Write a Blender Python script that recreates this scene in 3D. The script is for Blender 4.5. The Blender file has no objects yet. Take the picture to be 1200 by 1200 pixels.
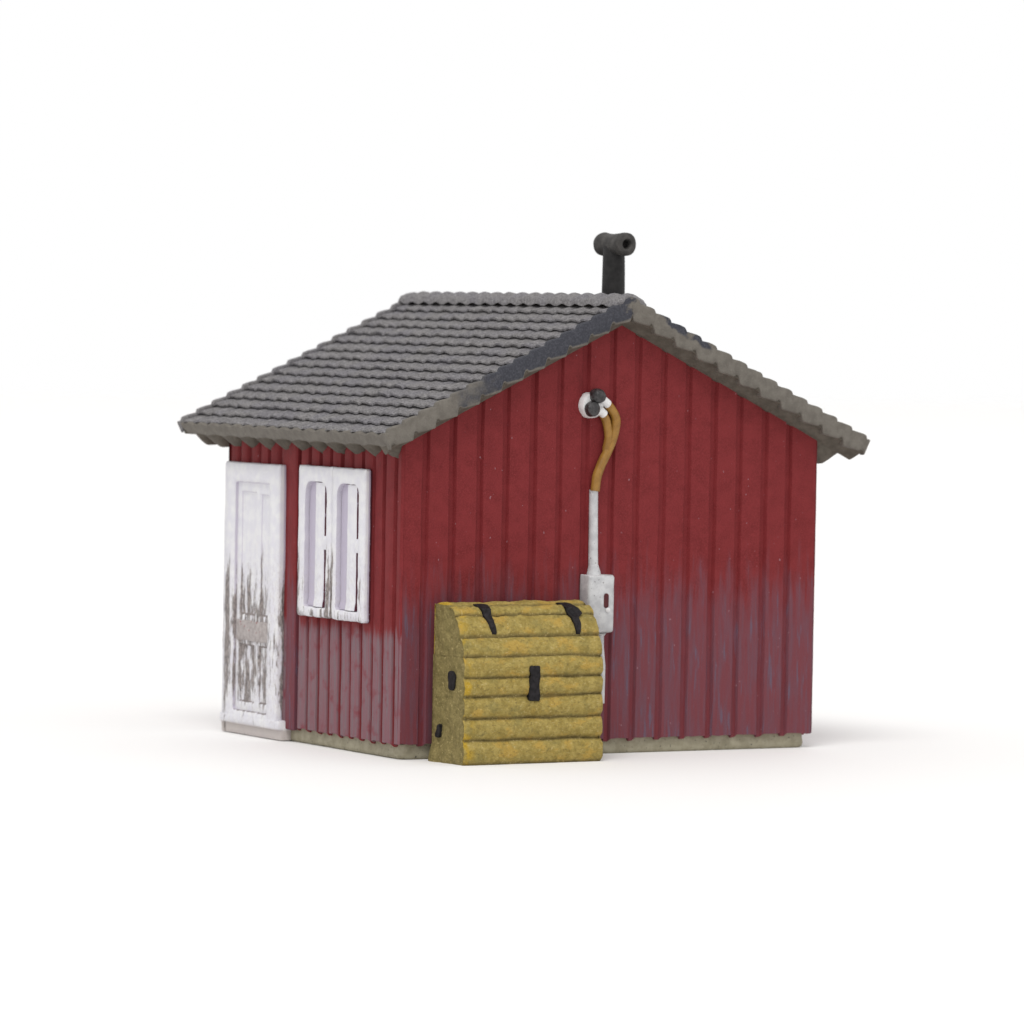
import bpy, bmesh, math, random
from mathutils import Vector, Matrix, noise

random.seed(7)
S = 3.4                      # metres per design unit (the gable wall is 1 unit wide)
scene = bpy.context.scene
COL = scene.collection
GZ = -.006                    # level of the sheet
HUT = Vector((0.5, 0.39, GZ))    # centre of the hut's base


def nz(x, y=0.0, z=0.0):
    return noise.noise(Vector((x, y, z)))


def sstep(a, b, x):
    if a == b:
        return 0.0 if x < a else 1.0
    t = max(0.0, min(1.0, (x - a) / (b - a)))
    return t * t * (3 - 2 * t)


# ---------------------------------------------------------------- mesh builder
class MB:
    def __init__(self):
        self.v = []
        self.f = []
        self.a = []          # relief attribute: 1 on raised faces, 0 in grooves

    def vert(self, p, a=1.0):
        self.v.append(Vector(p))
        self.a.append(a)
        return len(self.v) - 1

    def grid(self, us, vs, fn, flip=False, closed_u=False):
        """fn(u, v) -> point or (point, attr)"""
        idx = []
        for u in us:
            row = []
            for w in vs:
                r = fn(u, w)
                if isinstance(r, tuple) and len(r) == 2:
                    row.append(self.vert(r[0], r[1]))
                else:
                    row.append(self.vert(r))
            idx.append(row)
        n = len(us)
        for i in range(n if closed_u else n - 1):
            j = (i + 1) % n
            for k in range(len(vs) - 1):
                q = (idx[i][k], idx[j][k], idx[j][k + 1], idx[i][k + 1])
                self.f.append(q[::-1] if flip else q)
        return idx

    def loft(self, loops, cap0=False, cap1=False):
        ids = [[self.vert(p) for p in lp] for lp in loops]
        n = len(loops[0])
        for a, b in zip(ids[:-1], ids[1:]):
            for i in range(n):
                j = (i + 1) % n
                self.f.append((a[i], a[j], b[j], b[i]))
        if cap0:
            self.f.append(tuple(ids[0][::-1]))
        if cap1:
            self.f.append(tuple(ids[-1]))
        return ids

    def box(self, lo, hi):
        x0, y0, z0 = lo
        x1, y1, z1 = hi
        b = [(x0, y0), (x1, y0), (x1, y1), (x0, y1)]
        self.loft([[(x, y, z0) for x, y in b], [(x, y, z1) for x, y in b]], True, True)

    def tube(self, pts, rad, seg=14, cap=True, flat=None):
        pts = [Vector(p) for p in pts]
        if not isinstance(rad, (list, tuple)):
            rad = [rad] * len(pts)
        loops = []
        up = None
        for i, p in enumerate(pts):
            d = (pts[min(i + 1, len(pts) - 1)] - pts[max(i - 1, 0)]).normalized()
            if up is None:
                up = Vector((0, 1, 0)) if abs(d.y) < .9 else Vector((0, 0, 1))
            side = d.cross(up).normalized()
            u2 = side.cross(d).normalized()
            loops.append([p + (side * math.cos(t) + u2 * math.sin(t)) * rad[i]
                          for t in [2 * math.pi * k / seg for k in range(seg)]])
        self.loft(loops, cap, cap)

    def build(self, name, mat, parent=None, origin=(0, 0, 0), sharp=38, bevel=0, jitter=0, subdiv=0, jscale=60):
        o = Vector(origin)
        me = bpy.data.meshes.new(name)
        bm = bmesh.new()
        lay = bm.verts.layers.float.new('relief')
        vs = []
        for p, a in zip(self.v, self.a):
            q = bm.verts.new(p)
            q[lay] = a
            vs.append(q)
        for f in self.f:
            try:
                bm.faces.new([vs[i] for i in f])
            except ValueError:
                pass
        bmesh.ops.remove_doubles(bm, verts=bm.verts, dist=1e-5)
        bmesh.ops.recalc_face_normals(bm, faces=bm.faces)
        if bevel:
            es = [e for e in bm.edges if len(e.link_faces) == 2 and e.calc_face_angle(0) > math.radians(40)]
            bmesh.ops.bevel(bm, geom=es, offset=bevel, segments=2, affect='EDGES', profile=.6, clamp_overlap=True)
        if subdiv:
            bmesh.ops.subdivide_edges(bm, edges=bm.edges, cuts=subdiv, use_grid_fill=True)
        if jitter:
            for q in bm.verts:
                p = q.co * jscale
                q.co += Vector((nz(p.x, p.y, p.z), nz(p.x + 31, p.y, p.z), nz(p.x, p.y + 57, p.z))) * jitter
        for q in bm.verts:
            q.co = (q.co - o) * S
        bm.to_mesh(me)
        bm.free()
        for p in me.polygons:
            p.use_smooth = True
        me.set_sharp_from_angle(angle=math.radians(sharp))
        me.materials.append(mat)
        ob = bpy.data.objects.new(name, me)
        COL.objects.link(ob)
        if parent is not None:
            ob.parent = parent
        return ob


def rrect(a0, a1, b0, b1, r, m=5, e=4, wob=0.0, seed=0):
    """rounded rectangle, same count of points for any size; r = (low-a low-b, hi-a low-b, hi hi, low hi)"""
    if not isinstance(r, (tuple, list)):
        r = (r,) * 4
    cs = [(a0 + r[0], b0 + r[0], 180), (a1 - r[1], b0 + r[1], 270), (a1 - r[2], b1 - r[2], 0), (a0 + r[3], b1 - r[3], 90)]
    arcs = []
    for (ca, cb, st), rr in zip(cs, r):
        arcs.append([(ca + rr * math.cos(math.radians(st + 90 * k / m)), cb + rr * math.sin(math.radians(st + 90 * k / m))) for k in range(m + 1)])
    out = []
    for i in range(4):
        out += arcs[i]
        p, q = arcs[i][-1], arcs[(i + 1) % 4][0]
        for k in range(1, e + 1):
            t = k / (e + 1)
            out.append((p[0] + (q[0] - p[0]) * t, p[1] + (q[1] - p[1]) * t))
    if wob:
        out = [(a + wob * nz(a * 40, b * 40, seed), b + wob * nz(a * 40, b * 40, seed + 9)) for a, b in out]
    return out


# ---------------------------------------------------------------- materials
class NT:
    def __init__(self, name):
        self.m = bpy.data.materials.new(name)
        self.m.use_nodes = True
        self.t = self.m.node_tree
        self.t.nodes.clear()
        self.out = self.n('ShaderNodeOutputMaterial')
        self.b = self.n('ShaderNodeBsdfPrincipled')
        self.l(self.b.outputs[0], self.out.inputs[0])
        self.co = self.n('ShaderNodeTexCoord').outputs['Object']

    def n(self, ty, **kw):
        nd = self.t.nodes.new(ty)
        for k, v in kw.items():
            setattr(nd, k, v)
        return nd

    def l(self, a, b):
        self.t.links.new(a, b)

    def put(self, sock, v):
        if isinstance(v, bpy.types.NodeSocket):
            self.l(v, sock)
        elif isinstance(v, (tuple, list)) and len(v) == 3 and sock.type == 'RGBA':
            sock.default_value = (*v, 1)
        else:
            sock.default_value = v

    def map(self, scale, loc=(0, 0, 0)):
        nd = self.n('ShaderNodeMapping')
        self.l(self.co, nd.inputs[0])
        nd.inputs['Location'].default_value = loc
        nd.inputs['Scale'].default_value = scale if isinstance(scale, (tuple, list)) else (scale,) * 3
        return nd.outputs[0]

    def noise(self, scale, detail=3, rough=.55, loc=(0, 0, 0), dist=0):
        s = scale if isinstance(scale, (tuple, list)) else (scale,) * 3
        nd = self.n('ShaderNodeTexNoise')
        self.l(self.map(tuple(q / S for q in s), loc), nd.inputs['Vector'])
        nd.inputs['Scale'].default_value = 1
        nd.inputs['Detail'].default_value = detail
        nd.inputs['Roughness'].default_value = rough
        nd.inputs['Distortion'].default_value = dist
        return nd.outputs[0]

    def math(self, op, a, b=0.0, c=0.0):
        nd = self.n('ShaderNodeMath', operation=op)
        for i, v in enumerate((a, b, c)):
            self.put(nd.inputs[i], v)
        return nd.outputs[0]

    def rng(self, v, a, b, c=0.0, d=1.0, smooth=True):
        nd = self.n('ShaderNodeMapRange', interpolation_type='SMOOTHSTEP' if smooth else 'LINEAR')
        for i, q in enumerate((v, a, b, c, d)):
            self.put(nd.inputs[i], q)
        return nd.outputs[0]

    def mix(self, f, a, b, mode='MIX'):
        nd = self.n('ShaderNodeMix', data_type='RGBA', blend_type=mode)
        self.put(nd.inputs[0], f)
        self.put(nd.inputs[6], a)
        self.put(nd.inputs[7], b)
        return nd.outputs[2]

    def xyz(self):
        nd = self.n('ShaderNodeSeparateXYZ')
        self.l(self.co, nd.inputs[0])
        return [self.math('ADD', self.math('MULTIPLY', q, 1 / S), d) for q, d in zip(nd.outputs, (0, 0, GZ))]

    def attr(self, name):
        return self.n('ShaderNodeAttribute', attribute_name=name).outputs['Fac']

    def bump(self, h, strength=.3, dist=.01):
        nd = self.n('ShaderNodeBump')
        nd.inputs['Strength'].default_value = strength
        nd.inputs['Distance'].default_value = dist
        self.put(nd.inputs['Height'], h)
        self.l(nd.outputs[0], self.b.inputs['Normal'])

    def done(self, color, rough=.6, spec=.4):
        self.put(self.b.inputs['Base Color'], color)
        self.put(self.b.inputs['Roughness'], rough)
        self.b.inputs['Specular IOR Level'].default_value = spec
        return self.m


def red_boards(name, heavy):
    """red paint; worn and dry-brushed grey from the foot of the boards upwards"""
    t = NT(name)
    x, y, z = t.xyz()
    streak = t.noise((75, 75, 7), 4, .6)
    streak2 = t.noise((130, 130, 10), 3, .6, (4, 2, 7))
    blot = t.noise(26, 3, .55, (9, 1, 3))
    grain = t.noise(420, 2, .6)
    red = t.mix(t.rng(blot, .3, .7), (.138, .0155, .0170), (.180, .0220, .0240))
    red = t.mix(t.rng(grain, .35, .75), red, (.205, .028, .031))
    rel = t.attr('relief')
    if heavy:
        h = t.math('ADD', t.rng(z, .30, .20), t.math('MULTIPLY', t.math('SUBTRACT', streak, .5), 1.1))
        wear = t.math('MULTIPLY', t.rng(h, .35, .8), t.rng(rel, .15, .9))
        worn = t.mix(t.rng(streak2, .38, .66), (.215, .108, .126), (.185, .140, .156))
        worn = t.mix(t.rng(blot, .52, .72), worn, (.19, .055, .068))
        wear = t.math('MULTIPLY', wear, .88)
    else:
        h = t.math('ADD', t.rng(z, .49, .15, smooth=False), t.math('MULTIPLY', t.math('SUBTRACT', streak, .5), 1.0))
        wear = t.math('MULTIPLY', t.rng(h, .26, .72), t.rng(rel, -1.0, .8))
        worn = t.mix(t.rng(streak2, .36, .7), (.165, .047, .058), (.138, .064, .084))
        worn = t.mix(t.rng(t.noise((90, 90, 9), 3, .6, (3, 8, 1)), .57, .70), worn, (.118, .090, .128))
        wear = t.math('MULTIPLY', wear, .9)
    c = t.mix(wear, red, worn)
    # thin pale rub marks and flecks
    fl = t.noise((160, 160, 110), 1, .4, (1, 5, 2))
    c = t.mix(t.math('MULTIPLY', t.rng(fl, .77, .83), .55), c, (.36, .22, .25))
    t.bump(t.math('ADD', t.noise(300, 3, .65), t.math('MULTIPLY', streak, .5)), .35, .006)
    return t.done(c, t.rng(grain, .3, .7, .55, .7), .13)


def white_paint(name, amount):
    """white paint flaked to bare brown-grey, more so lower down"""
    t = NT(name)
    x, y, z = t.xyz()
    flake = t.noise((105, 105, 24), 5, .70)
    fine = t.noise((230, 230, 120), 4, .65, (3, 3, 3))
    streak = t.noise((95, 95, 8), 3, .6, (5, 1, 2))
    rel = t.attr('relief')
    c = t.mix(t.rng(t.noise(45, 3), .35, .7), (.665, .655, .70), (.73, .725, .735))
    c = t.mix(t.rng(rel, .62, .35), c, (.47, .43, .52))     # lilac shade painted into the recesses
    if amount == 'door':
        zone = t.math('MULTIPLY', t.rng(z, .45, .25), t.rng(z, .03, .12, .55, 1))
    else:
        zone = t.math('MAXIMUM', t.math('MULTIPLY', t.rng(z, .47, .33), .62), t.rng(z, .315, .27, 0, .8))
    h = t.math('ADD', t.math('MULTIPLY', flake, .62), t.math('MULTIPLY', streak, .55))
    h = t.math('ADD', h, t.math('MULTIPLY', t.math('SUBTRACT', .75, rel), .30 if amount == 'door' else -.12))
    h = t.math('ADD', h, t.math('MULTIPLY', zone, .28))
    if amount == 'door':
        stile = t.math('MULTIPLY', t.rng(y, .331, .345), t.rng(y, .368, .358))      # the hinge stile is worn bare
        panel = t.math('MULTIPLY', t.rng(y, .155, .170), t.rng(y, .318, .300))
        h = t.math('ADD', h, t.math('MULTIPLY', stile, .17))
        h = t.math('ADD', h, t.math('MULTIPLY', panel, .08))
    else:
        stile = t.math('MAXIMUM', t.rng(y, .006, .024), t.math('MULTIPLY', t.rng(y, -.140, -.122), t.rng(y, -.085, -.105)))
        h = t.math('ADD', h, t.math('MULTIPLY', stile, .15))
    thr = .868 if amount == 'door' else .892
    m = t.math('MULTIPLY', t.rng(h, thr - .05, thr + .05), t.rng(zone, .08, .4))
    dirt = t.mix(t.rng(fine, .35, .68), (.075, .058, .050), (.30, .255, .235))
    c = t.mix(t.math('MULTIPLY', t.rng(fine, .48, .66), t.math('MULTIPLY', zone, .5)), c, (.44, .39, .375))
    c = t.mix(t.math('MULTIPLY', t.rng(z, .022, .014), .75), c, (.40, .345, .31))
    c = t.mix(t.math('MULTIPLY', m, .9), c, dirt)
    # the edges carry the red of the wall, flecked with white
    fleck = t.noise((150, 150, 110), 3, .7, (2, 6, 8))
    c = t.mix(t.math('MULTIPLY', t.rng(rel, .16, .08), t.rng(fleck, .68, .60)), c, (.115, .035, .052))
    t.bump(t.math('SUBTRACT', t.noise(260, 3, .65), t.math('MULTIPLY', m, .8)), .35, .007)
    return t.done(c, .6, .25)


def plain(name, c1, c2, scale=60, rough=.6, spec=.4, bump=.3, bscale=260, speck=None):
    t = NT(name)
    c = t.mix(t.rng(t.noise(scale, 4, .6), .32, .68), c1, c2)
    if speck:
        c = t.mix(t.rng(t.noise(speck[1], 2, .5, (7, 7, 7)), speck[2], speck[2] + .06), c, speck[0])
    t.bump(t.noise(bscale, 3, .65), bump, .007)
    return t.done(c, rough, spec)


def tile_mat():
    t = NT('grey_roof_tiles')
    big = t.noise(14, 3, .6)
    mid = t.noise(70, 4, .65, (2, 2, 2))
    fine = t.noise((250, 170, 250), 3, .75, (5, 5, 5))
    rel = t.attr('relief')
    c = t.mix(t.rng(mid, .3, .7), (.145, .137, .138), (.205, .195, .195))
    c = t.mix(t.rng(big, .4, .66), c, (.160, .152, .163))
    c = t.mix(t.math('MULTIPLY', t.rng(fine, .5, .68), .6), c, (.34, .33, .335))
    c = t.mix(t.math('MULTIPLY', t.rng(fine, .48, .32), .7), c, (.055, .053, .058))
    # a dark wash that lies in the joints of the tiles
    c = t.mix(t.rng(rel, .5, .0, 0, .45), c, (.070, .068, .074))
    t.bump(fine, .5, .012)
    return t.done(c, .78, .2)


def verge_mat(name, patches):
    """beige-grey casting with blue-black touch-up paint in patches"""
    t = NT(name)
    x, y, z = t.xyz()
    fine = t.noise(300, 3, .7)
    c = t.mix(t.rng(t.noise(55, 3, .6), .3, .7), (.120, .107, .092), (.158, .143, .123))
    c = t.mix(t.math('MULTIPLY', t.rng(fine, .5, .75), .3), c, (.225, .205, .18))
    if patches:
        rel = t.attr('relief')
        xs = t.math('ADD', x, .5)
        wob = t.math('MULTIPLY', t.math('SUBTRACT', t.noise(22, 3, .6, (3, 1, 1)), .5), .22)
        xs = t.math('ADD', xs, wob)
        left = t.math('MULTIPLY', t.rng(xs, .10, .20), t.rng(xs, .515, .500))
        right = t.math('MULTIPLY', t.rng(xs, .585, .605), t.rng(xs, .70, .66))
        right = t.math('MULTIPLY', right, t.rng(t.math('ADD', rel, wob), .55, .7))
        left = t.math('MULTIPLY', left, t.rng(t.math('ADD', rel, t.math('MULTIPLY', wob, .8)), .06, .16))
        m = t.math('MAXIMUM', left, right)
        c = t.mix(t.math('MULTIPLY', m, .93), c, t.mix(t.rng(fine, .4, .7), (.030, .032, .043), (.06, .062, .078)))
    # pale chips
    c = t.mix(t.rng(t.noise(95, 1, .4, (6, 2, 9)), .79, .82), c, (.40, .37, .26))
    t.bump(t.noise(240, 3, .65), .35, .007)
    return t.done(c, .7, .2)


def chest_mat(name, tone):
    t = NT(name)
    big = t.noise((22, 22, 40), 3, .6)
    mid = t.noise(70, 4, .65, (2, 4, 1))
    fine = t.noise((150, 150, 190), 4, .75, (8, 1, 1))
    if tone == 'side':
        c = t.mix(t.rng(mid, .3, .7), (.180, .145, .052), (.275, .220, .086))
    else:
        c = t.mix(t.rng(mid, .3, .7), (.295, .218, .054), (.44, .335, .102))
        c = t.mix(t.math('MULTIPLY', t.rng(big, .52, .66), .8), c, (.49, .32, .07))
        c = t.mix(t.math('MULTIPLY', t.rng(big, .46, .30), .75), c, (.27, .222, .072))
        # bright yellow dabs at the plank ends
        x, y, z = t.xyz()
        e = t.math('MULTIPLY', t.rng(x, -.135, -.158), t.rng(t.noise((30, 30, 30), 2, .5, (1, 9, 4)), .44, .62))
        c = t.mix(t.math('MULTIPLY', e, .85), c, (.52, .33, .025))
    rel = t.attr('relief')
    c = t.mix(t.rng(rel, .6, .0, 0, .7), c, (.125, .098, .042))
    c = t.mix(t.math('MULTIPLY', t.rng(fine, .54, .66), .5), c, (.12, .092, .038))
    c = t.mix(t.math('MULTIPLY', t.rng(fine, .44, .32), .6), c, (.60, .48, .22))
    t.bump(t.math('ADD', fine, t.math('MULTIPLY', mid, .8)), .85, .022)
    return t.done(c, .72, .2)


M_GABLE = red_boards('worn_red_boards', False)
M_SIDE = red_boards('red_boards_worn_grey_at_the_foot', True)
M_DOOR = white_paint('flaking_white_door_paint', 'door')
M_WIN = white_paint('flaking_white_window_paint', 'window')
M_TILE = tile_mat()
M_VERGE = verge_mat('verge_grey_with_dark_touch_up', True)
M_SLAB = verge_mat('roof_edge_grey', False)
M_UNDER = plain('brown_grey_underside', (.085, .073, .059), (.120, .104, .085), 55, .75, .15, .35)  # darker than the roof edges: eave shade put into the colour
M_PLINTH = plain('grey_beige_plinth', (.25, .225, .155), (.34, .31, .225), 50, .7, .3, .35, 260, ((.10, .09, .07), 160, .66))
M_PIPE = plain('dark_metal_pipe', (.012, .0115, .0115), (.024, .0225, .0225), 70, .6, .25, .35)
M_TEE = plain('dark_metal_pipe_top', (.034, .032, .031), (.070, .065, .061), 60, .66, .25, .4)
M_BLACK = plain('black_paint', (.007, .006, .0065), (.022, .019, .021), 110, .6, .18, .4)
M_HOLE = plain('dark_hole_shade', (.006, .005, .005), (.012, .01, .01), 60, .8, .2, .1)  # near-black colour stands in for the shade inside the vent
M_SILVER = plain('silver_paint', (.42, .42, .43), (.56, .56, .565), 60, .32, .7, .4, 300, ((.18, .165, .17), 170, .69))
M_WHITE = plain('white_enamel', (.66, .65, .65), (.78, .77, .77), 60, .4, .45, .3, 260, ((.35, .3, .3), 130, .68))
M_KNOB = plain('dark_grey_knob', (.010, .009, .010), (.045, .041, .042), 150, .38, .5, .6, 300)
M_WIRE = plain('ochre_cable', (.225, .108, .018), (.31, .160, .03), 60, .4, .4, .3)
M_SLOT = plain('dark_red_slot', (.07, .012, .015), (.10, .02, .02), 60, .6, .3, .2)
M_GREY = plain('bare_grey_rail', (.30, .265, .255), (.43, .39, .38), 90, .65, .3, .4, 260, ((.24, .09, .09), 110, .66))
M_CHEST = chest_mat('ochre_planks', 'front')
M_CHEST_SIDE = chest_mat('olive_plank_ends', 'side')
g = NT('white_sheet')
M_GROUND = g.done((.868, .860, .852), .7, .2)


# ---------------------------------------------------------------- tags
def empty(name, loc, label, cat, rz=0.0):
    o = bpy.data.objects.new(name, None)
    COL.objects.link(o)
    o.location = Vector(loc) * S
    o.rotation_euler = (0, 0, rz)
    o.empty_display_size = .2
    o['label'] = label
    o['category'] = cat
    return o


# ---------------------------------------------------------------- ground
gm = MB()
gm.grid([-40, -20, -6, -2, 0, 1, 3, 8, 20, 40], [-40, -20, -6, -2, 0, 1, 3, 8, 20, 40], lambda u, w: (u, w, -.006))
ground = gm.build('ground', M_GROUND)
ground['kind'] = 'structure'

# ---------------------------------------------------------------- hut
hut = empty('hut', HUT, 'dark red board hut with grey tiled roof, worn white door and black stovepipe', 'hut')
D = .78
RX, ZR = .51, .9455          # ridge
EL, ER, ZE = -.060, 1.100, .656   # eaves
Y0, Y1 = -.042, .900         # near and far ends of the roof
TILE_N = .0145


class Slope:
    def __init__(self, xe, ze):
        dx, dz = xe - RX, ze - ZR
        self.L = math.hypot(dx, dz)
        self.d = Vector((dx / self.L, 0, dz / self.L))
        n = Vector((-self.d.z, 0, self.d.x))
        if n.z < 0:
            n = -n
        self.n = n
        self.o = Vector((RX, 0, ZR)) - Vector((0, 0, TILE_N / n.z))

    def m(self, s, y, h):
        """like p, but mitred at the ridge so that both slopes meet there"""
        s0 = -h * self.n.x / self.d.x
        return self.p(s0 + s * (self.L - s0) / self.L, y, h)

    def p(self, s, y, h):
        q = self.o + self.d * s + self.n * h
        return Vector((q.x, y, q.z))


LEFT, RIGHT = Slope(EL, ZE + .011), Slope(ER, ZE + .003)


def roof_under(x, h):
    """height of the surface h below the roof plane, over position x"""
    sl = LEFT if x < RX else RIGHT
    return (sl.o + sl.n * h).z + (x - (sl.o + sl.n * h).x) * sl.d.z / sl.d.x


# ---- walls
def groove_list(first, pitch, last, jit):
    out = []
    x = first
    while x < last:
        out.append(x + random.uniform(-jit, jit))
        x += pitch
    return out


def wall(name, length, grooves, gw, depth, slope_w, top, place, mat, seed, rnd=0.0, bottom=.026, corner=.006, rows=46, z_cut=None):
    """boards with grooves; place(u, out, z) puts it in the world (out = outwards offset)"""
    us = {0.0, corner * .35, corner, length - corner, length - corner * .35, length}
    for gx in grooves:
        for d in (-gw, -gw + slope_w, gw - slope_w, gw):
            us.add(gx + d)
    gs = sorted([-.02] + list(grooves) + [length + .02])
    for a, b in zip(gs[:-1], gs[1:]):
        n = 5 if rnd else 3
        for k in range(1, n):
            u = a + gw + (b - a - 2 * gw) * k / n
            if 0 < u < length:
                us.add(u)
    us = sorted(u for u in us if 0 <= u <= length)
    tilt = [random.uniform(-.0012, .0012) for _ in range(len(gs))]

    def rel(u):
        for gx in grooves:
            d = abs(u - gx)
            if d <= gw:
                return sstep(gw - slope_w, gw, d) if d > gw - slope_w else 0.0
        return 1.0

    def off(u):
        r = rel(u)
        o = -depth * (1 - r)
        for i, (a, b) in enumerate(zip(gs[:-1], gs[1:])):
            if a <= u < b:
                t = ((u - a) / (b - a) - .5) * 2
                o += tilt[i] * r
                if rnd:
                    o -= rnd * r * t * t
        for e in (u, length - u):
            if e < corner:
                o -= corner * .7 * (1 - e / corner) ** 2
        return o

    m = MB()

    def fn(u, w):
        r = rel(u)
        zt = top(u)
        zb = bottom - .006 * (1 - r) + .0035 * nz(u * 45, seed)
        ww = max(0.0, w)
        z = zb + (zt - zb) * ww
        o = off(u) + .0009 * nz(u * 30, z * 9, seed) + .0005 * nz(u * 90, z * 60, seed + 3)
        du = .0016 * nz(z * 7, u * 40, seed + 5) if 0.02 < u < length - .02 else 0
        if w < 0:
            o -= .020
        return (place(u + du, o, z), r)
    m.grid(us, [-1] + [i / rows for i in range(rows + 1)], fn)
    return m.build(name, mat, hut, HUT, sharp=50)


ggr = [.0545 + .0624 * k + random.uniform(-.0015, .0015) for k in range(15)]
wall('gable_wall', 1.0, ggr, .0088, .0068, .0040, lambda u: roof_under(u, -.036),
     lambda u, o, z: (u, -o, z), M_GABLE, 1)
wall('gable_wall', 1.0, ggr, .0088, .0068, .0040, lambda u: roof_under(u, -.036),
     lambda u, o, z: (u, D + o, z), M_GABLE, 2)
sgr = [.029 + .0465 * k + random.uniform(-.001, .001) for k in range(17) if not .462 < .029 + .0465 * k < .53]
wall('side_wall', D, sgr, .0072, .0080, .0036, lambda u: roof_under(0, -.030),
     lambda u, o, z: (-o, u, z), M_SIDE, 3, rnd=.003)
wall('side_wall', D, sgr, .0072, .0080, .0036, lambda u: roof_under(1, -.030),
     lambda u, o, z: (1 + o, u, z), M_SIDE, 4, rnd=.003)

# ---- plinth
pm = MB()
pm.loft([[(a + .0015 * nz(a * 20, b * 20, 1), b + .0015 * nz(a * 20, b * 20, 2), z + .0015 * nz(a * 30, b * 30, 5) * (z > 0)) for a, b in
          rrect(.0135 - k, .987 + k, .0120 - k * .6, D - .012 + k, .02, m=4, e=40)]
         for z, k in ((-.006, -.004), (-.003, .002), (.004, .0036), (.017, .002), (.030, .001), (.040, .001))], True, True)
pm.build('plinth', M_PLINTH, hut, HUT, sharp=60)

# ---- door on the left side wall (x < 0 is outwards)
door_m = MB()
dy0, dy1, dz0, dz1 = .509, .764, .024, .574
oy0, oy1, oz0, oz1 = .556, .714, .046, .533


def yz(lst, x):
    return [(x, a, b) for a, b in lst]


door_m.loft([
    yz(rrect(dy0, dy1, dz0, dz1, .004, wob=.002, e=12), .004),
    yz(rrect(dy0, dy1, dz0, dz1, .004, wob=.002, e=12), -.0115),
    yz(rrect(dy0 + .003, dy1 - .003, dz0 + .003, dz1 - .003, .006, wob=.002, e=12), -.0150),
    yz(rrect(oy0 - .012, oy1 + .012, oz0 - .012, oz1 + .012, .006, wob=.0015, e=12), -.0165),
    yz(rrect(oy0 - .003, oy1 + .003, oz0 - .003, oz1 + .003, .004, wob=.0015, e=12), -.0155),
    yz(rrect(oy0, oy1, oz0, oz1, .003, wob=.0012, e=12), -.0125),
    yz(rrect(oy0 + .002, oy1 - .002, oz0 + .002, oz1 - .002, .003, wob=.0012, e=12), .002)])
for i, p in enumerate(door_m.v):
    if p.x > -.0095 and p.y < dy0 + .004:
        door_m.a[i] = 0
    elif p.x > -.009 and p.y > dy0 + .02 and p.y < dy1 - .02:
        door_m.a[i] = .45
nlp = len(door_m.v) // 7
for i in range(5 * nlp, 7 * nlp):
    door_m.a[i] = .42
door = door_m.build('door', M_DOOR, hut, HUT, sharp=50, jitter=.0008)
panels = [(.629, .697, .252, .512), (.570, .606, .252, .508), (.629, .695, .066, .186), (.570, .606, .066, .186)]
leaf = MB()


def axis(a, b, n, marks, e=.0028):
    xs = [a + (b - a) * k / n for k in range(n + 1)]
    xs = [x for x in xs if all(abs(x - q) > e * 1.2 for q in marks)]
    for q in marks:
        xs += [q - e, q, q + e]
    return sorted(xs)


lys = axis(oy0 - .001, oy1 + .001, 16, [.629, .697, .570, .606])
lzs = axis(oz0 - .001, oz1 + .001, 40, [.252, .512, .066, .186, .508])


def leaf_fn(y, z):
    dep = 0
    for a, b, c, d in panels:
        q = min(sstep(a - .0028, a + .0028, y), sstep(b + .0028, b - .0028, y), sstep(c - .0028, c + .0028, z), sstep(d + .0028, d - .0028, z))
        dep = max(dep, q)
    # the centre of each panel rises again a little
    x = -.0074 + .0054 * dep - .0006 * nz(y * 60, z * 40, 4)
    return ((x, y, z), 1 - .12 * dep - .55 * max(0, 1 - abs(dep - .5) * 2))  # dips at panel edges to draw the painted lilac shade there


leaf.grid(lys, lzs, leaf_fn)
leaf.build('door_leaf', M_DOOR, door, HUT, sharp=60)
rail = MB()
rail.loft([yz(rrect(.561, .709, .195, .240, .003, wob=.003, e=6), -.0040),
           yz(rrect(.562, .708, .196, .239, .003, wob=.003, e=6), -.0100),
           yz(rrect(.565, .705, .199, .236, .003, wob=.003, e=6), -.0112)], False, True)
rail.build('lock_rail', M_GREY, door, HUT)
th = MB()
th.loft([[(x, y, z) for x, z in prof] for y, prof in
         [(yy, [(.01, -.004), (-.013 + ins, -.004), (-.0145 + ins, .014), (-.0140 + ins, .0155), (-.0185 + ins, .018), (-.0200 + ins, .027), (-.0180 + ins, .0355 + .001 * nz(yy * 60)), (.01, .037)])
          for yy, ins in ((.487, .006), (.490, .001), (.52, .001), (.56, 0), (.60, .001), (.65, 0), (.70, .001), (.74, 0), (.764, .001), (.766, .004))]], True, True)
th.build('threshold', M_DOOR, door, HUT, sharp=50, jitter=.001)

# flat red post between door and window
post = MB()
post.loft([yz(rrect(.452, .492, .020, .625, .003, wob=.001, e=20), .006),
           yz(rrect(.452, .492, .020, .625, .003, wob=.001, e=20), -.0015),
           yz(rrect(.4545, .4895, .022, .623, .003, wob=.001, e=20), -.0035)], False, True)
post.build('door_post', M_GABLE, hut, HUT)

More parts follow.
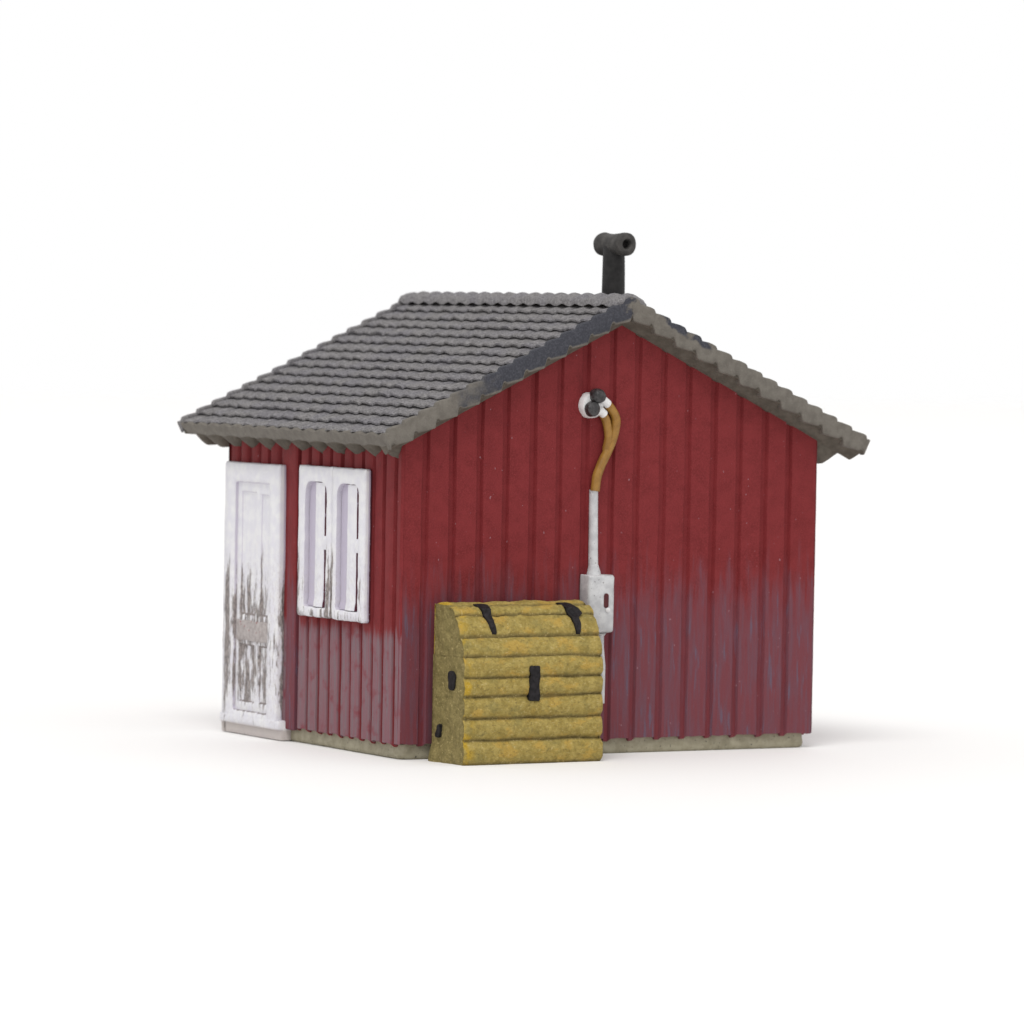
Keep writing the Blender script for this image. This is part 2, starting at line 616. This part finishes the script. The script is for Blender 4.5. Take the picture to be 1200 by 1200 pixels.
# ---- window: two casements in a white frame
wb = MB()
wb.loft([yz(rrect(.131, .417, .269, .575, .004, wob=.0015, e=10), .005),
         yz(rrect(.131, .417, .269, .575, .004, wob=.0015, e=10), -.0028)], False, True)
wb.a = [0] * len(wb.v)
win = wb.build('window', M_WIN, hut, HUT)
for (a0, a1, o0, o1) in ((.127, .2715, .156, .2495), (.2735, .4205, .2965, .390)):
    sm = MB()
    loops = [
        yz(rrect(a0, a1, .265, .578, .004, wob=.0016, e=12, seed=a0), -.0030),
        yz(rrect(a0, a1, .265, .578, .004, wob=.0016, e=12, seed=a0), -.0135),
        yz(rrect(a0 + .003, a1 - .003, .268, .575, .006, wob=.0016, e=12, seed=a0), -.0165),
        yz(rrect(o0 - .004, o1 + .004, .282, .549, (.008, .008, .026, .026), wob=.0012, e=12, seed=a0), -.0170),
        yz(rrect(o0 - .001, o1 + .001, .285, .546, (.006, .006, .024, .024), wob=.0012, e=12, seed=a0), -.0155),
        yz(rrect(o0, o1, .286, .545, (.006, .006, .023, .023), wob=.0012, e=12, seed=a0), -.0025)]
    sm.loft(loops)
    nlp = len(loops[0])
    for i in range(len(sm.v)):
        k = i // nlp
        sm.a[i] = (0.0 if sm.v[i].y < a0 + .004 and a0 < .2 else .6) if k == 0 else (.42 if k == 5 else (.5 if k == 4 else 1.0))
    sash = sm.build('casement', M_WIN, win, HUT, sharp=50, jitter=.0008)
    # white pane with raised centre bars, a slit left open on the near side
    pn = MB()
    p0, p1 = o0 + .0140, o1 - .001
    ys = sorted([p0, p0 + .0004, p0 + .0015] + [p0 + .0015 + (p1 - p0 - .0015) * k / 24 for k in range(1, 25)])
    zs = [.2865 + (.544 - .2865) * k / 30 for k in range(31)]

    def pane_fn(y, z, p0=p0, p1=p1):
        t = (y - p0) / (p1 - p0)
        x = -.0112 + .0062 * sstep(.50, .68, t) - .0022 * math.exp(-((t - .30) / .09) ** 2) + .0008 * math.exp(-((t - .12) / .06) ** 2)
        a = .66 - .30 * sstep(.52, .62, t) + .28 * math.exp(-((t - .30) / .09) ** 2)  # drops on the deep part, which takes the painted recess shade
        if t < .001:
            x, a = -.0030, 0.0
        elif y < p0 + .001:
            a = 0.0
        x += .0007 * nz(y * 80, z * 30, 2)
        x -= .003 * sstep(.305, .288, z)
        return ((x, y, z), a)
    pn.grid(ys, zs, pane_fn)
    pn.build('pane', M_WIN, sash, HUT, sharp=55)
    hk = MB()
    hk.loft([yz(rrect(o0 - .002, p0 + .004, .405, .435, .004), -.003), yz(rrect(o0 - .002, p0 + .004, .406, .434, .004), -.0125),
             yz(rrect(o0 - .001, p0 + .003, .412, .429, .004), -.0140)], False, True)
    hk.build('glazing_bar', M_WIN, sash, HUT)

# ---- roof
NROW, NCOL = 15, 17


def thash(r, c, k=0):
    random.seed(r * 7919 + c * 104729 + k * 31 + 5)
    return random.uniform(-1, 1)


def tiles(m, sl, side):
    pitch = (sl.L - .028) / NROW
    ty0, ty1 = Y0 + .012, Y1 - .006
    cw = (ty1 - ty0) / NCOL
    ny = NCOL * 10
    ys = [ty0 + (ty1 - ty0) * k / ny for k in range(ny + 1)]

    def prof(y):
        c = (y - ty0) / cw
        f = c - math.floor(c)
        # pantile: broad hollow and a rounded roll
        return (.5 + .5 * math.sin(2 * math.pi * f - .6)) ** 1.25, int(math.floor(c))

    st = []
    for r in range(NROW):
        s0 = .024 + r * pitch
        for f in (0.0, .22, .5, .78, .94, 1.0):
            st.append((r, f, s0 + pitch * f, 0))
        st.append((r, 1.0, s0 + pitch * 1.0 + .0012, 1))
        st.append((r, 1.0, s0 + pitch * 1.0 - .0040, 2))
    def fn(k, y):
        r, f, s, lip = st[int(k)]
        w, c = prof(y)
        j = thash(r, c)
        base = -.0005
        h = base + .0078 * f ** .9 + .0062 * (w - .5) * (.5 + .5 * f) + .0011 * j * f
        ds = .0022 * thash(r, c, 1) * f + .0035 * (w - .5) * f
        att = .25 + .75 * sstep(.0, .30, f) - .25 * sstep(.35, .0, w)
        if lip == 1:
            h -= .0035
            att = .75 - .4 * (1 - w)
        elif lip == 2:
            h = base + .0036 * (w - .5) - .0004
            att = 0
        h += .0013 * nz(s * 170, y * 150, side) + .0006 * nz(s * 60, y * 60, side + 4)
        return (sl.p(s + ds * (lip < 2), y, h), att)
    m.grid(list(range(len(st))), ys, fn)


def rib(y):
    """ribs that run up the slope under the roof"""
    t = (y - .040) / .0785
    f = t - math.floor(t + .5)
    return abs(math.cos(math.pi * f)) ** .9


slab = MB()
YE = [Y0 + .004 + (Y1 - .012 - Y0) * k / 240 for k in range(241)]
for sl in (LEFT, RIGHT):
    ss = [0, .05, .15, .25, .35, .42] + [sl.L - .20 + .1985 * k / 40 for k in range(41)]

    we = (-EL if sl is LEFT else ER - 1) / abs(sl.d.x)      # where the side wall stands

    def under(s, y, sl=sl, we=we):
        e = sl.L - s
        t = sstep(Y0 + .002, .004, y)
        deep = .026 + .0185 * t                                   # slants down from the verge to the wall
        eave = .024 + .40 * e + .033 * rib(y) * sstep(.016, .044, e) - .014 * sstep(.003, .010, e) * sstep(.030, .018, e)
        k = sstep(we + .022, we - .002, e) * sstep(.002, .010, y)
        return -(deep * (1 - k) + eave * k)
    slab.grid(ss, YE, lambda s, y, sl=sl: sl.m(s, y, under(s, y)))
    for ye in (YE[0], YE[-1]):
        slab.grid(ss, [0, 1], lambda s, t, sl=sl, ye=ye: sl.m(s, ye, under(s, ye) * (1 - t) + .002 * t))
    slab.grid(YE, [0, 1], lambda y, t, sl=sl: sl.m(ss[-1], y, under(ss[-1], y) * (1 - t) - .004 * t))
    slab.grid([0, .3, sl.L - .004], [YE[0], YE[-1]], lambda s, y, sl=sl: sl.m(s, y, -.004))
roof = slab.build('roof', M_UNDER, hut, HUT, sharp=45)

tm = MB()
tiles(tm, LEFT, 1)
tiles(tm, RIGHT, 2)
tm.build('roof_tiles', M_TILE, roof, HUT, sharp=55)

rc = MB()
rys = [Y0 + .004 + (Y1 - .006 - Y0) * k / 170 for k in range(171)]
cwr = (Y1 - Y0 - .02) / NCOL


def ridge_fn(k, y):
    xx = k / 8 * .040
    slp = LEFT.d.z / LEFT.d.x if xx < 0 else -RIGHT.d.z / RIGHT.d.x
    f = (y - Y0) / cwr
    w = .5 + .5 * math.sin(2 * math.pi * (f - xx * 6) - .6)
    ee = sstep(0, .012, y - rys[0]) * sstep(0, .012, rys[-1] - y)
    z = ZR + .0015 - abs(slp) * (math.sqrt(xx * xx + .014 ** 2) - .014) - .0050 * (1 - w) - .006 * (1 - ee)
    z += .0012 * nz(xx * 120, y * 120, 3)
    if abs(k) == 8:
        z -= .010
    return ((RX + xx * (1 if abs(k) < 8 else .94), y, z), (.3 if abs(k) == 8 else .55 + .45 * w))


ri = rc.grid(list(range(-8, 9)), rys, ridge_fn)
rc.f.append(tuple(r[0] for r in ri))
rc.f.append(tuple(r[-1] for r in ri))
rc.build('ridge_cap', M_TILE, roof, HUT, sharp=60)

# verge trims: stepped above with the tile courses, scalloped below
for sl, sgn in ((LEFT, 1), (RIGHT, 2)):
    pitch = (sl.L - .028) / NROW
    for (ya, yb) in ((Y0, Y0 + .016), (Y1 - .014, Y1)):
        vm = MB()
        n = 300
        ss = [-.0003 + (sl.L + .0023) * k / n for k in range(n + 1)]

        def top(s):
            q = (s - .024) / pitch
            f = q - math.floor(q)
            h = .0040 + .0066 * sstep(-.3, .8, f) * (1 - sstep(.82, 1.0, f))
            return h + .0008 * nz(s * 60, sgn)

        def bot(s, sl=sl):
            pp = sl.L / 11
            q = s / pp
            f = q - math.floor(q)
            return -.0255 - .0105 * max(0, 1 - f / .86) * sstep(-.02, .10, f) + .0045 * sstep(.78, .87, f) * sstep(1.0, .93, f) - .0007 * nz(s * 50, sgn + 4)

        def vfn(s, c, sl=sl, ya=ya, yb=yb):
            t, b = top(s), bot(s) + (.010 if ya > 0 else 0)
            r = .003
            cyc = [(ya + r, t), (ya + .0008, t - .0012), (ya, t - r), (ya, t * .35 + b * .65), (ya, b + .003), (ya + .0012, b + .0008), (ya + .003, b), (yb, b), (yb, t - r), (yb - r, t), (ya + r, t)]
            y, h = cyc[c]
            a = (h - b) / (t - b)
            return (sl.m(s, y, h), max(0, min(1, a)))
        idx = vm.grid(ss, list(range(11)), vfn)
        vm.f.append(tuple(idx[-1][:10]))
        vm.build('verge', M_VERGE if ya < 0 else M_TILE, roof, HUT, sharp=50)

# eave boards
for sl in (LEFT, RIGHT):
    em = MB()
    ys = [Y0 + .002 + (Y1 - .002 - Y0 - .002) * k / 140 for k in range(141)]

    def efn(y, c, sl=sl):
        low = -.0275 + .0045 * rib(y) + .0006 * nz(y * 40)
        tip = sstep(Y1 - .045, Y1 - .002, y)
        hi = .0035 + .0022 * math.sin((y - Y0) / .0547 * 2 * math.pi) + .001 * nz(y * 90)
        low = low + tip * .010
        w = .0008 * nz(y * 30, 6)
        cyc = [(sl.L - .008, hi - .001), (sl.L - .001, hi), (sl.L + .0015 + w, hi - .002), (sl.L + .0010 + w, low * .5), (sl.L + w, low + .004),
               (sl.L - .0015, low + .001), (sl.L - .005, low), (sl.L - .012, low + .001), (sl.L - .012, hi - .002), (sl.L - .008, hi - .001)]
        s, h = cyc[c]
        return sl.p(s, y, h)
    idx = em.grid(ys, list(range(10)), efn)
    em.f.append(tuple(idx[0][:9]))
    em.f.append(tuple(idx[-1][:9]))
    em.build('eave_board', M_SLAB, roof, HUT, sharp=50)

# stovepipe with a tee on top
px, py = .600, .1870
sp = MB()
sp.tube([(px, py, .86), (px, py, .93), (px, py, .99), (px, py, 1.045)], [.0248, .0246, .0240, .0230], 28)
pipe = sp.build('stovepipe', M_PIPE, roof, HUT, jitter=.0009, jscale=40)
te = MB()
prof = [(.0, .016), (.0006, .0215), (.0035, .0243), (.012, .0250), (.030, .0228), (.052, .0222), (.075, .0228), (.090, .0250), (.098, .0238), (.1025, .0190), (.1035, .010), (.1035, .0)]
rows = [(.0180, .0), (.0180, .0088), (.0015, .0100), (-.0004, .0125)] + prof
ty = .1335
te.grid([2 * math.pi * k / 32 for k in range(32)], list(range(len(rows))),
        lambda a, i: (px + math.cos(a) * rows[i][1], ty + rows[i][0], 1.0500 + math.sin(a) * rows[i][1]), closed_u=True)
te.build('tee_cap', M_TEE, pipe, HUT, sharp=50, jitter=.0010, jscale=50)
ho = MB()
ho.tube([(px, ty + .0135, 1.05), (px, ty + .0175, 1.05)], .0087, 18)
ho.build('vent_hole', M_HOLE, pipe, HUT)

# ---- electricity box, conduit and cable on the gable wall
bx = MB()
bx.loft([[(a, y, b) for a, b in rrect(.424 + k, .4865 - k, .2475 + k, .3665 - k, .003 + r, wob=.0012, e=5)]
         for y, k, r in ((.006, 0, 0), (-.024, 0, 0), (-.0285, .0012, .001), (-.0310, .0042, .002))], False, True)
boxo = bx.build('meter_box', M_SILVER, hut, HUT, sharp=50, jitter=.0007)
cd = MB()
cd.tube([(.4475, -.0065, .365), (.4470, -.0075, .40), (.4462, -.0070, .46), (.4458, -.0065, .5415)], [.0104, .0100, .0096, .0094], 16)
cd.tube([(.4480, -.010, .357), (.4478, -.009, .372), (.4475, -.0075, .386)], [.0165, .0140, .0105], 16)
cd.build('conduit', M_SILVER, boxo, HUT, jitter=.0012, jscale=70)
cs = MB()
cs.tube([(.464, -.014, .250), (.465, -.010, .240), (.4685, -.007, .215), (.4735, -.006, .178), (.4750, -.005, .10)], [.013, .0085, .0074, .0068, .006], 14)
cs.build('lower_conduit', M_SILVER, boxo, HUT, jitter=.0009, jscale=70)
slm = MB()
slm.loft([[(a, y, b) for a, b in rrect(.4600, .4715, .2985, .3290, .0055)] for y in (-.0295, -.0316)], False, True)
slm.build('keyhole', M_SLOT, boxo, HUT)
dot = MB()
dot.tube([(.4695, -.029, .2945), (.4695, -.0335, .2945), (.4695, -.0350, .2945)], [.0052, .0050, .0028], 12)
dot.build('screw', M_WHITE, boxo, HUT)

ins = MB()
ins.tube([(.4362, .006, .7150), (.4362, -.010, .7150), (.4362, -.0155, .7150), (.4362, -.0165, .7150)], [.0268, .0262, .0236, .017], 32)
inso = ins.build('insulator', M_WHITE, hut, HUT, jitter=.0008)
for (kx, kz, cx, cz, wx, wz) in ((.4405, .7345, .4625, .7235, .4715, .7175), (.4285, .7080, .4530, .7035, .4620, .6975)):
    kn = MB()
    kn.tube([(kx + .003, -.012, kz), (kx, -.026, kz), (kx - .001, -.0335, kz), (kx - .001, -.0375, kz)], [.0162, .0160, .0138, .0080], 20)
    kn.build('knob', M_KNOB, inso, HUT, jitter=.0022, jscale=75)
    cl = MB()
    cl.tube([(kx + .004, -.018, kz - .003), (cx, -.0165, cz), (wx, -.0140, wz)], [.0085, .0092, .0092], 16)
    cl.build('collar', M_WHITE, inso, HUT, jitter=.001)


def curve(pts, n=8):
    out = []
    P = [Vector(p) for p in pts]
    for i in range(len(P) - 1):
        a, b, c, d = P[max(i - 1, 0)], P[i], P[i + 1], P[min(i + 2, len(P) - 1)]
        for k in range(n):
            t = k / n
            out.append(.5 * ((2 * b) + (c - a) * t + (2 * a - 5 * b + 4 * c - d) * t * t + (3 * b - a - 3 * c + d) * t ** 3))
    return out + [P[-1]]


cb = MB()
yy = -.0105
cb.tube(curve([(x, yy, z) for x, z in ((.4700, .7190), (.4830, .7060), (.4925, .6886), (.4915, .6657), (.4835, .6390), (.4725, .6165), (.4595, .5920), (.4500, .5656), (.4462, .5390))]), .0098, 16)
cb.tube(curve([(x, yy, z) for x, z in ((.4600, .6990), (.4695, .6850), (.4750, .6657), (.4755, .6446), (.4705, .6217), (.4635, .6010), (.4590, .5900))]), [.0088] * 30 + [.0086 - .0006 * k for k in range(19)], 16)
cb.build('cable', M_WIRE, inso, HUT, jitter=.0008)

# ---------------------------------------------------------------- chest
CA = math.radians(1.6)
CW, CD = .325, .128
corigin = Vector((.0665 + CW / 2, -.1455 + CD / 2, GZ))
chest = empty('storage_chest', corigin, 'weathered ochre yellow plank chest with black hinges standing against the red gable wall', 'chest', CA)
X0, X1, F, B = -CW / 2, CW / 2, -CD / 2, CD / 2
# plank profile of the front, from the foot up to the rounded top: (y, z)
planks_low = [((F - .002, .0), (F - .001, .049)), ((F, .049), (F, .0925)), ((F + .0005, .0925), (F, .1365)), ((F, .1365), (F + .0008, .1755)), ((F + .0008, .1755), (F + .002, .2165))]
planks_lid = [((F + .002, .2165), (F + .016, .2560)), ((F + .015, .2560), (F + .041, .2985)), ((F + .039, .2985), (F + .062, .3155)), ((F + .062, .3155), (B - .004, .3165))]


def plank_loop(plist):
    out = []
    for (p, q) in plist:
        d = Vector((q[0] - p[0], q[1] - p[1]))
        ln = d.length
        nrm = Vector((-d.y, d.x)) / ln       # outwards: front is -y
        for t, b, a in ((0.0, -.0022, .0), (.09, .0012, .25), (.24, .0052, .9), (.5, .0062, 1), (.76, .0052, 1), (.91, .0016, .55), (1.0, -.0022, .0)):
            out.append((p[0] + d.x * t + nrm.x * b, p[1] + d.y * t + nrm.y * b, a))
    return out


def planked(plist, closing, name, mat, xin, seed):
    m = MB()
    lp = plank_loop(plist)
    nx = 64
    xs = [X0 + xin, X0 + xin + .0025] + [X0 + (X1 - X0) * k / nx for k in range(2, nx - 1)] + [X1 - xin - .0025, X1 - xin]

    def fn(x, i):
        y, z, a = lp[i]
        e = min(x - X0 - xin, X1 - xin - x)
        k = sstep(.004, 0, e) * .004
        pl = i // 7
        wob = .0022 * nz(x * 16, pl * 3.7 + seed, 1) + .0022 * nz(x * 55, z * 70, seed) + .0014 * nz(x * 130, z * 150, seed)
        dz = .0030 * nz(x * 17, pl * 5.1 + (1 if i % 7 > 3 else 0), seed) * (z > .01)
        yy = y + k + wob
        if e < .006:
            x += (.001 + .0030 * abs(nz(z * 45, pl * 2.3, seed + 8))) * (1 if x > 0 else -1)
        if z > .29:
            return ((x, y + wob * .4, z - k * .8 + dz * .5 + wob), a)
        return ((x, yy, z + dz + (-.0 if z > .01 else 0)), a)
    idx = m.grid(xs, list(range(len(lp))), fn)
    # closing: back and the two ends
    front0 = [m.v[i] for i in idx[0]]
    return m, idx, lp, xs


lowm, idx, lp, xs = planked(planks_low, None, 'body', M_CHEST, .0, 1)
body = lowm.build('chest_body', M_CHEST, chest, sharp=60)
lidm, idx2, lp2, xs2 = planked(planks_lid, None, 'lid', M_CHEST, .0, 5)
# back of the lid and body
lidm.grid([X0, X1], [.2165, .3165], lambda x, z: (x, B - .004, z))
lid = lidm.build('lid', M_CHEST, chest, sharp=60)


def end_board(xface, sign, prof, zlo, zhi, parent, name, seed):
    """cheek of the chest, filling the outline from the back to the plank profile"""
    m = MB()
    nzs, nys = 34, 18

    out = [(0, F), (.2165, F + .002), (.256, F + .0150), (.2985, F + .0395), (.3155, F + .062), (.34, F + .066)]

    def front_at(z):
        for (z0, y0), (z1, y1) in zip(out[:-1], out[1:]):
            if z <= z1:
                return y0 + (y1 - y0) * (z - z0) / (z1 - z0)

    def fn(i, j):
        z = zlo + (zhi - zlo) * i / nzs
        fy = min(front_at(z) - .0012, B - .012)
        y = fy + (B - .001 - fy) * j / nys
        bulge = .0038 * nz(y * 28, z * 22, seed) + .0030 * nz(y * 75, z * 75, seed + 2)
        ed = min(j, nys - j) / nys
        rim = .0028 * sstep(.12, 0, ed)
        foot = .010 * sstep(.05, .0, z) * sstep(.2, .9, j / nys) if zlo < .01 else 0
        x = xface - (.0035 if sign > 0 else 0) + sign * (.001 + bulge * sstep(0, .06, ed) - rim + foot)
        return ((x, y, z), .75 + .25 * nz(y * 40, z * 60, seed))
    m.grid(list(range(nzs + 1)), list(range(nys + 1)), fn)
    return m.build(name, M_CHEST_SIDE, parent, sharp=70)


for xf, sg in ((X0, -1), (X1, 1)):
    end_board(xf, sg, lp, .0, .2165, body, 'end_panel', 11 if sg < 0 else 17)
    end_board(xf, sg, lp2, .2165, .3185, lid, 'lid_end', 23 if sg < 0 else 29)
bk = MB()
bk.grid([X0, X1], [0, .2165], lambda x, z: (x, B - .001, z))
bk.build('back_board', M_CHEST_SIDE, body, sharp=60)


def on_lid(z):
    """front surface (y) of the lid planks at height z"""
    for (y0, z0, _), (y1, z1, _) in zip(lp2[:-1], lp2[1:]):
        if z0 <= z <= z1:
            return y0 + (y1 - y0) * (z - z0) / max(1e-6, z1 - z0)
    return lp2[-1][0]


def strap(rows, name, seed):
    """rows of (z, x left, x right) lying on the lid slope"""
    m = MB()
    pts = []
    for k in range((len(rows) - 1) * 5 + 1):
        i, f = min(k // 5, len(rows) - 2), (k - 5 * min(k // 5, len(rows) - 2)) / 5
        a, b = rows[i], rows[i + 1]
        pts.append([a[q] + (b[q] - a[q]) * f for q in range(4)])

    def fn(i, j):
        y, z, xl, xr = pts[i]
        t = (j - 1) / 6
        x = xl + (xr - xl) * max(0, min(1, t)) + .0014 * nz(z * 90, j * .4, seed)
        lift = .0070 if 0 < t < 1 else (.0058 if 0 <= t <= 1 else -.002)
        if i in (0, len(pts) - 1):
            lift = min(lift, .002)
        return (x, y - lift * .8, z + lift * .65 + .0008 * nz(x * 150, z * 150, seed))
    m.grid(list(range(len(pts))), list(range(9)), fn)
    return m.build(name, M_BLACK, lid, sharp=60)


def lidpt(z):
    return on_lid(z)


def srow(z, xl, xr):
    return (on_lid(z), z, xl, xr)


strap([(F + .078, .3160, -.103, -.078), (F + .063, .3150, -.104, -.078), srow(.3075, -.103, -.082), srow(.2965, -.101, -.083), srow(.285, -.098, -.084), srow(.270, -.095, -.084), srow(.260, -.092, -.083)], 'hinge', 1)
strap([(F + .076, .3160, .092, .120), (F + .063, .3150, .094, .120), srow(.3075, .096, .126), srow(.2965, .100, .134), srow(.289, .103, .119), srow(.275, .106, .120), srow(.257, .108, .117)], 'hinge', 2)
hs = MB()
hs.loft([[(a, y, b) for a, b in rrect(-.0155 + k, .0095 - k, .1265 + k, .1985 - k, .004, wob=.0020, e=8)]
         for y, k in ((F + .004, 0), (F - .0070, 0), (F - .0088, .002))], False, True)
for p in hs.v:        # slightly crooked, waisted at the catch
    p.x += .004 * sstep(.188, .180, p.z) * sstep(.165, .176, p.z) * (1 if p.x < 0 else 0)
hs.build('hasp', M_BLACK, body, jitter=.0012, jscale=90)
hd = MB()
hd.loft([[(x, a, b) for a, b in rrect(-.031 + k, -.003 - k, .148 + k, .188 - k, .0135 - k, wob=.003, e=4, m=6)] for x, k in ((X0 + .003, 0), (X0 - .0045, .0), (X0 - .0060, .003))], False, True)
hd.build('side_handle', M_BLACK, body, jitter=.0015, jscale=80)
hk = MB()
hk.loft([[(x, a, b) for a, b in rrect(.023 + k, .037 - k, .050 + k, .078 - k, .0055 - k, wob=.007, e=4, m=4)] for x, k in ((X0 + .003, 0), (X0 - .0055, .0), (X0 - .0070, .002))], False, True)
hk.build('iron_bracket', M_BLACK, body, jitter=.002, jscale=90)

# ---------------------------------------------------------------- light: a white tent and a soft lamp above
w = bpy.data.worlds.new('World')
scene.world = w
w.use_nodes = True
nt = w.node_tree
nt.nodes.clear()
wo = nt.nodes.new('ShaderNodeOutputWorld')
bg = nt.nodes.new('ShaderNodeBackground')
bg.inputs[0].default_value = (1, 1, 1, 1)
bg.inputs[1].default_value = 1.0
# white all round, a little dimmer overhead where the lamp hangs
gc = nt.nodes.new('ShaderNodeTexCoord')
sx = nt.nodes.new('ShaderNodeSeparateXYZ')
nt.links.new(gc.outputs['Generated'], sx.inputs[0])
mr = nt.nodes.new('ShaderNodeMapRange')
mr.interpolation_type = 'SMOOTHSTEP'
for i, v in enumerate((.10, .45, 1.0, .84)):
    mr.inputs[i + 1].default_value = v
nt.links.new(sx.outputs[2], mr.inputs[0])
nt.links.new(mr.outputs[0], bg.inputs[1])
nt.links.new(bg.outputs[0], wo.inputs[0])


def area(name, loc, target, size, power, col=(1, 1, 1)):
    la = bpy.data.lights.new(name, 'AREA')
    la.shape = 'DISK'
    la.size = size
    la.energy = power
    la.color = col
    o = bpy.data.objects.new(name, la)
    COL.objects.link(o)
    o.location = Vector(loc) * S
    d = Vector(target) * S - o.location
    o.rotation_euler = d.to_track_quat('-Z', 'Y').to_euler()
    return o


area('softbox', (-86, -100, 236), (.4, .3, .2), 480, 4.2e6, (1, .988, .97))

# ---------------------------------------------------------------- camera
cam = bpy.data.cameras.new('camera')
co = bpy.data.objects.new('camera', cam)
COL.objects.link(co)
scene.camera = co
yaw, pitch, roll = .5234628849, .0410561717, .0177018562
co.matrix_world = (Matrix.Translation(Vector((-5.01786878, -9.13899798, .89246431)) * S)
                   @ Matrix.Rotation(-yaw, 4, 'Z') @ Matrix.Rotation(math.pi / 2 - pitch, 4, 'X') @ Matrix.Rotation(roll, 4, 'Z'))
cam.sensor_width = 36
cam.lens = 6061.2068 / 1200 * 36
cam.shift_y = 21.14 / 1200
cam.clip_start = 1
cam.clip_end = 5000
cam.dof.use_dof = True
cam.dof.focus_distance = 10.35 * S
cam.dof.aperture_fstop = 1.1

scene.view_settings.view_transform = 'Standard'
scene.view_settings.look = 'None'
scene.view_settings.exposure = 0
scene.view_settings.gamma = 1
scene.view_settings.use_curve_mapping = False
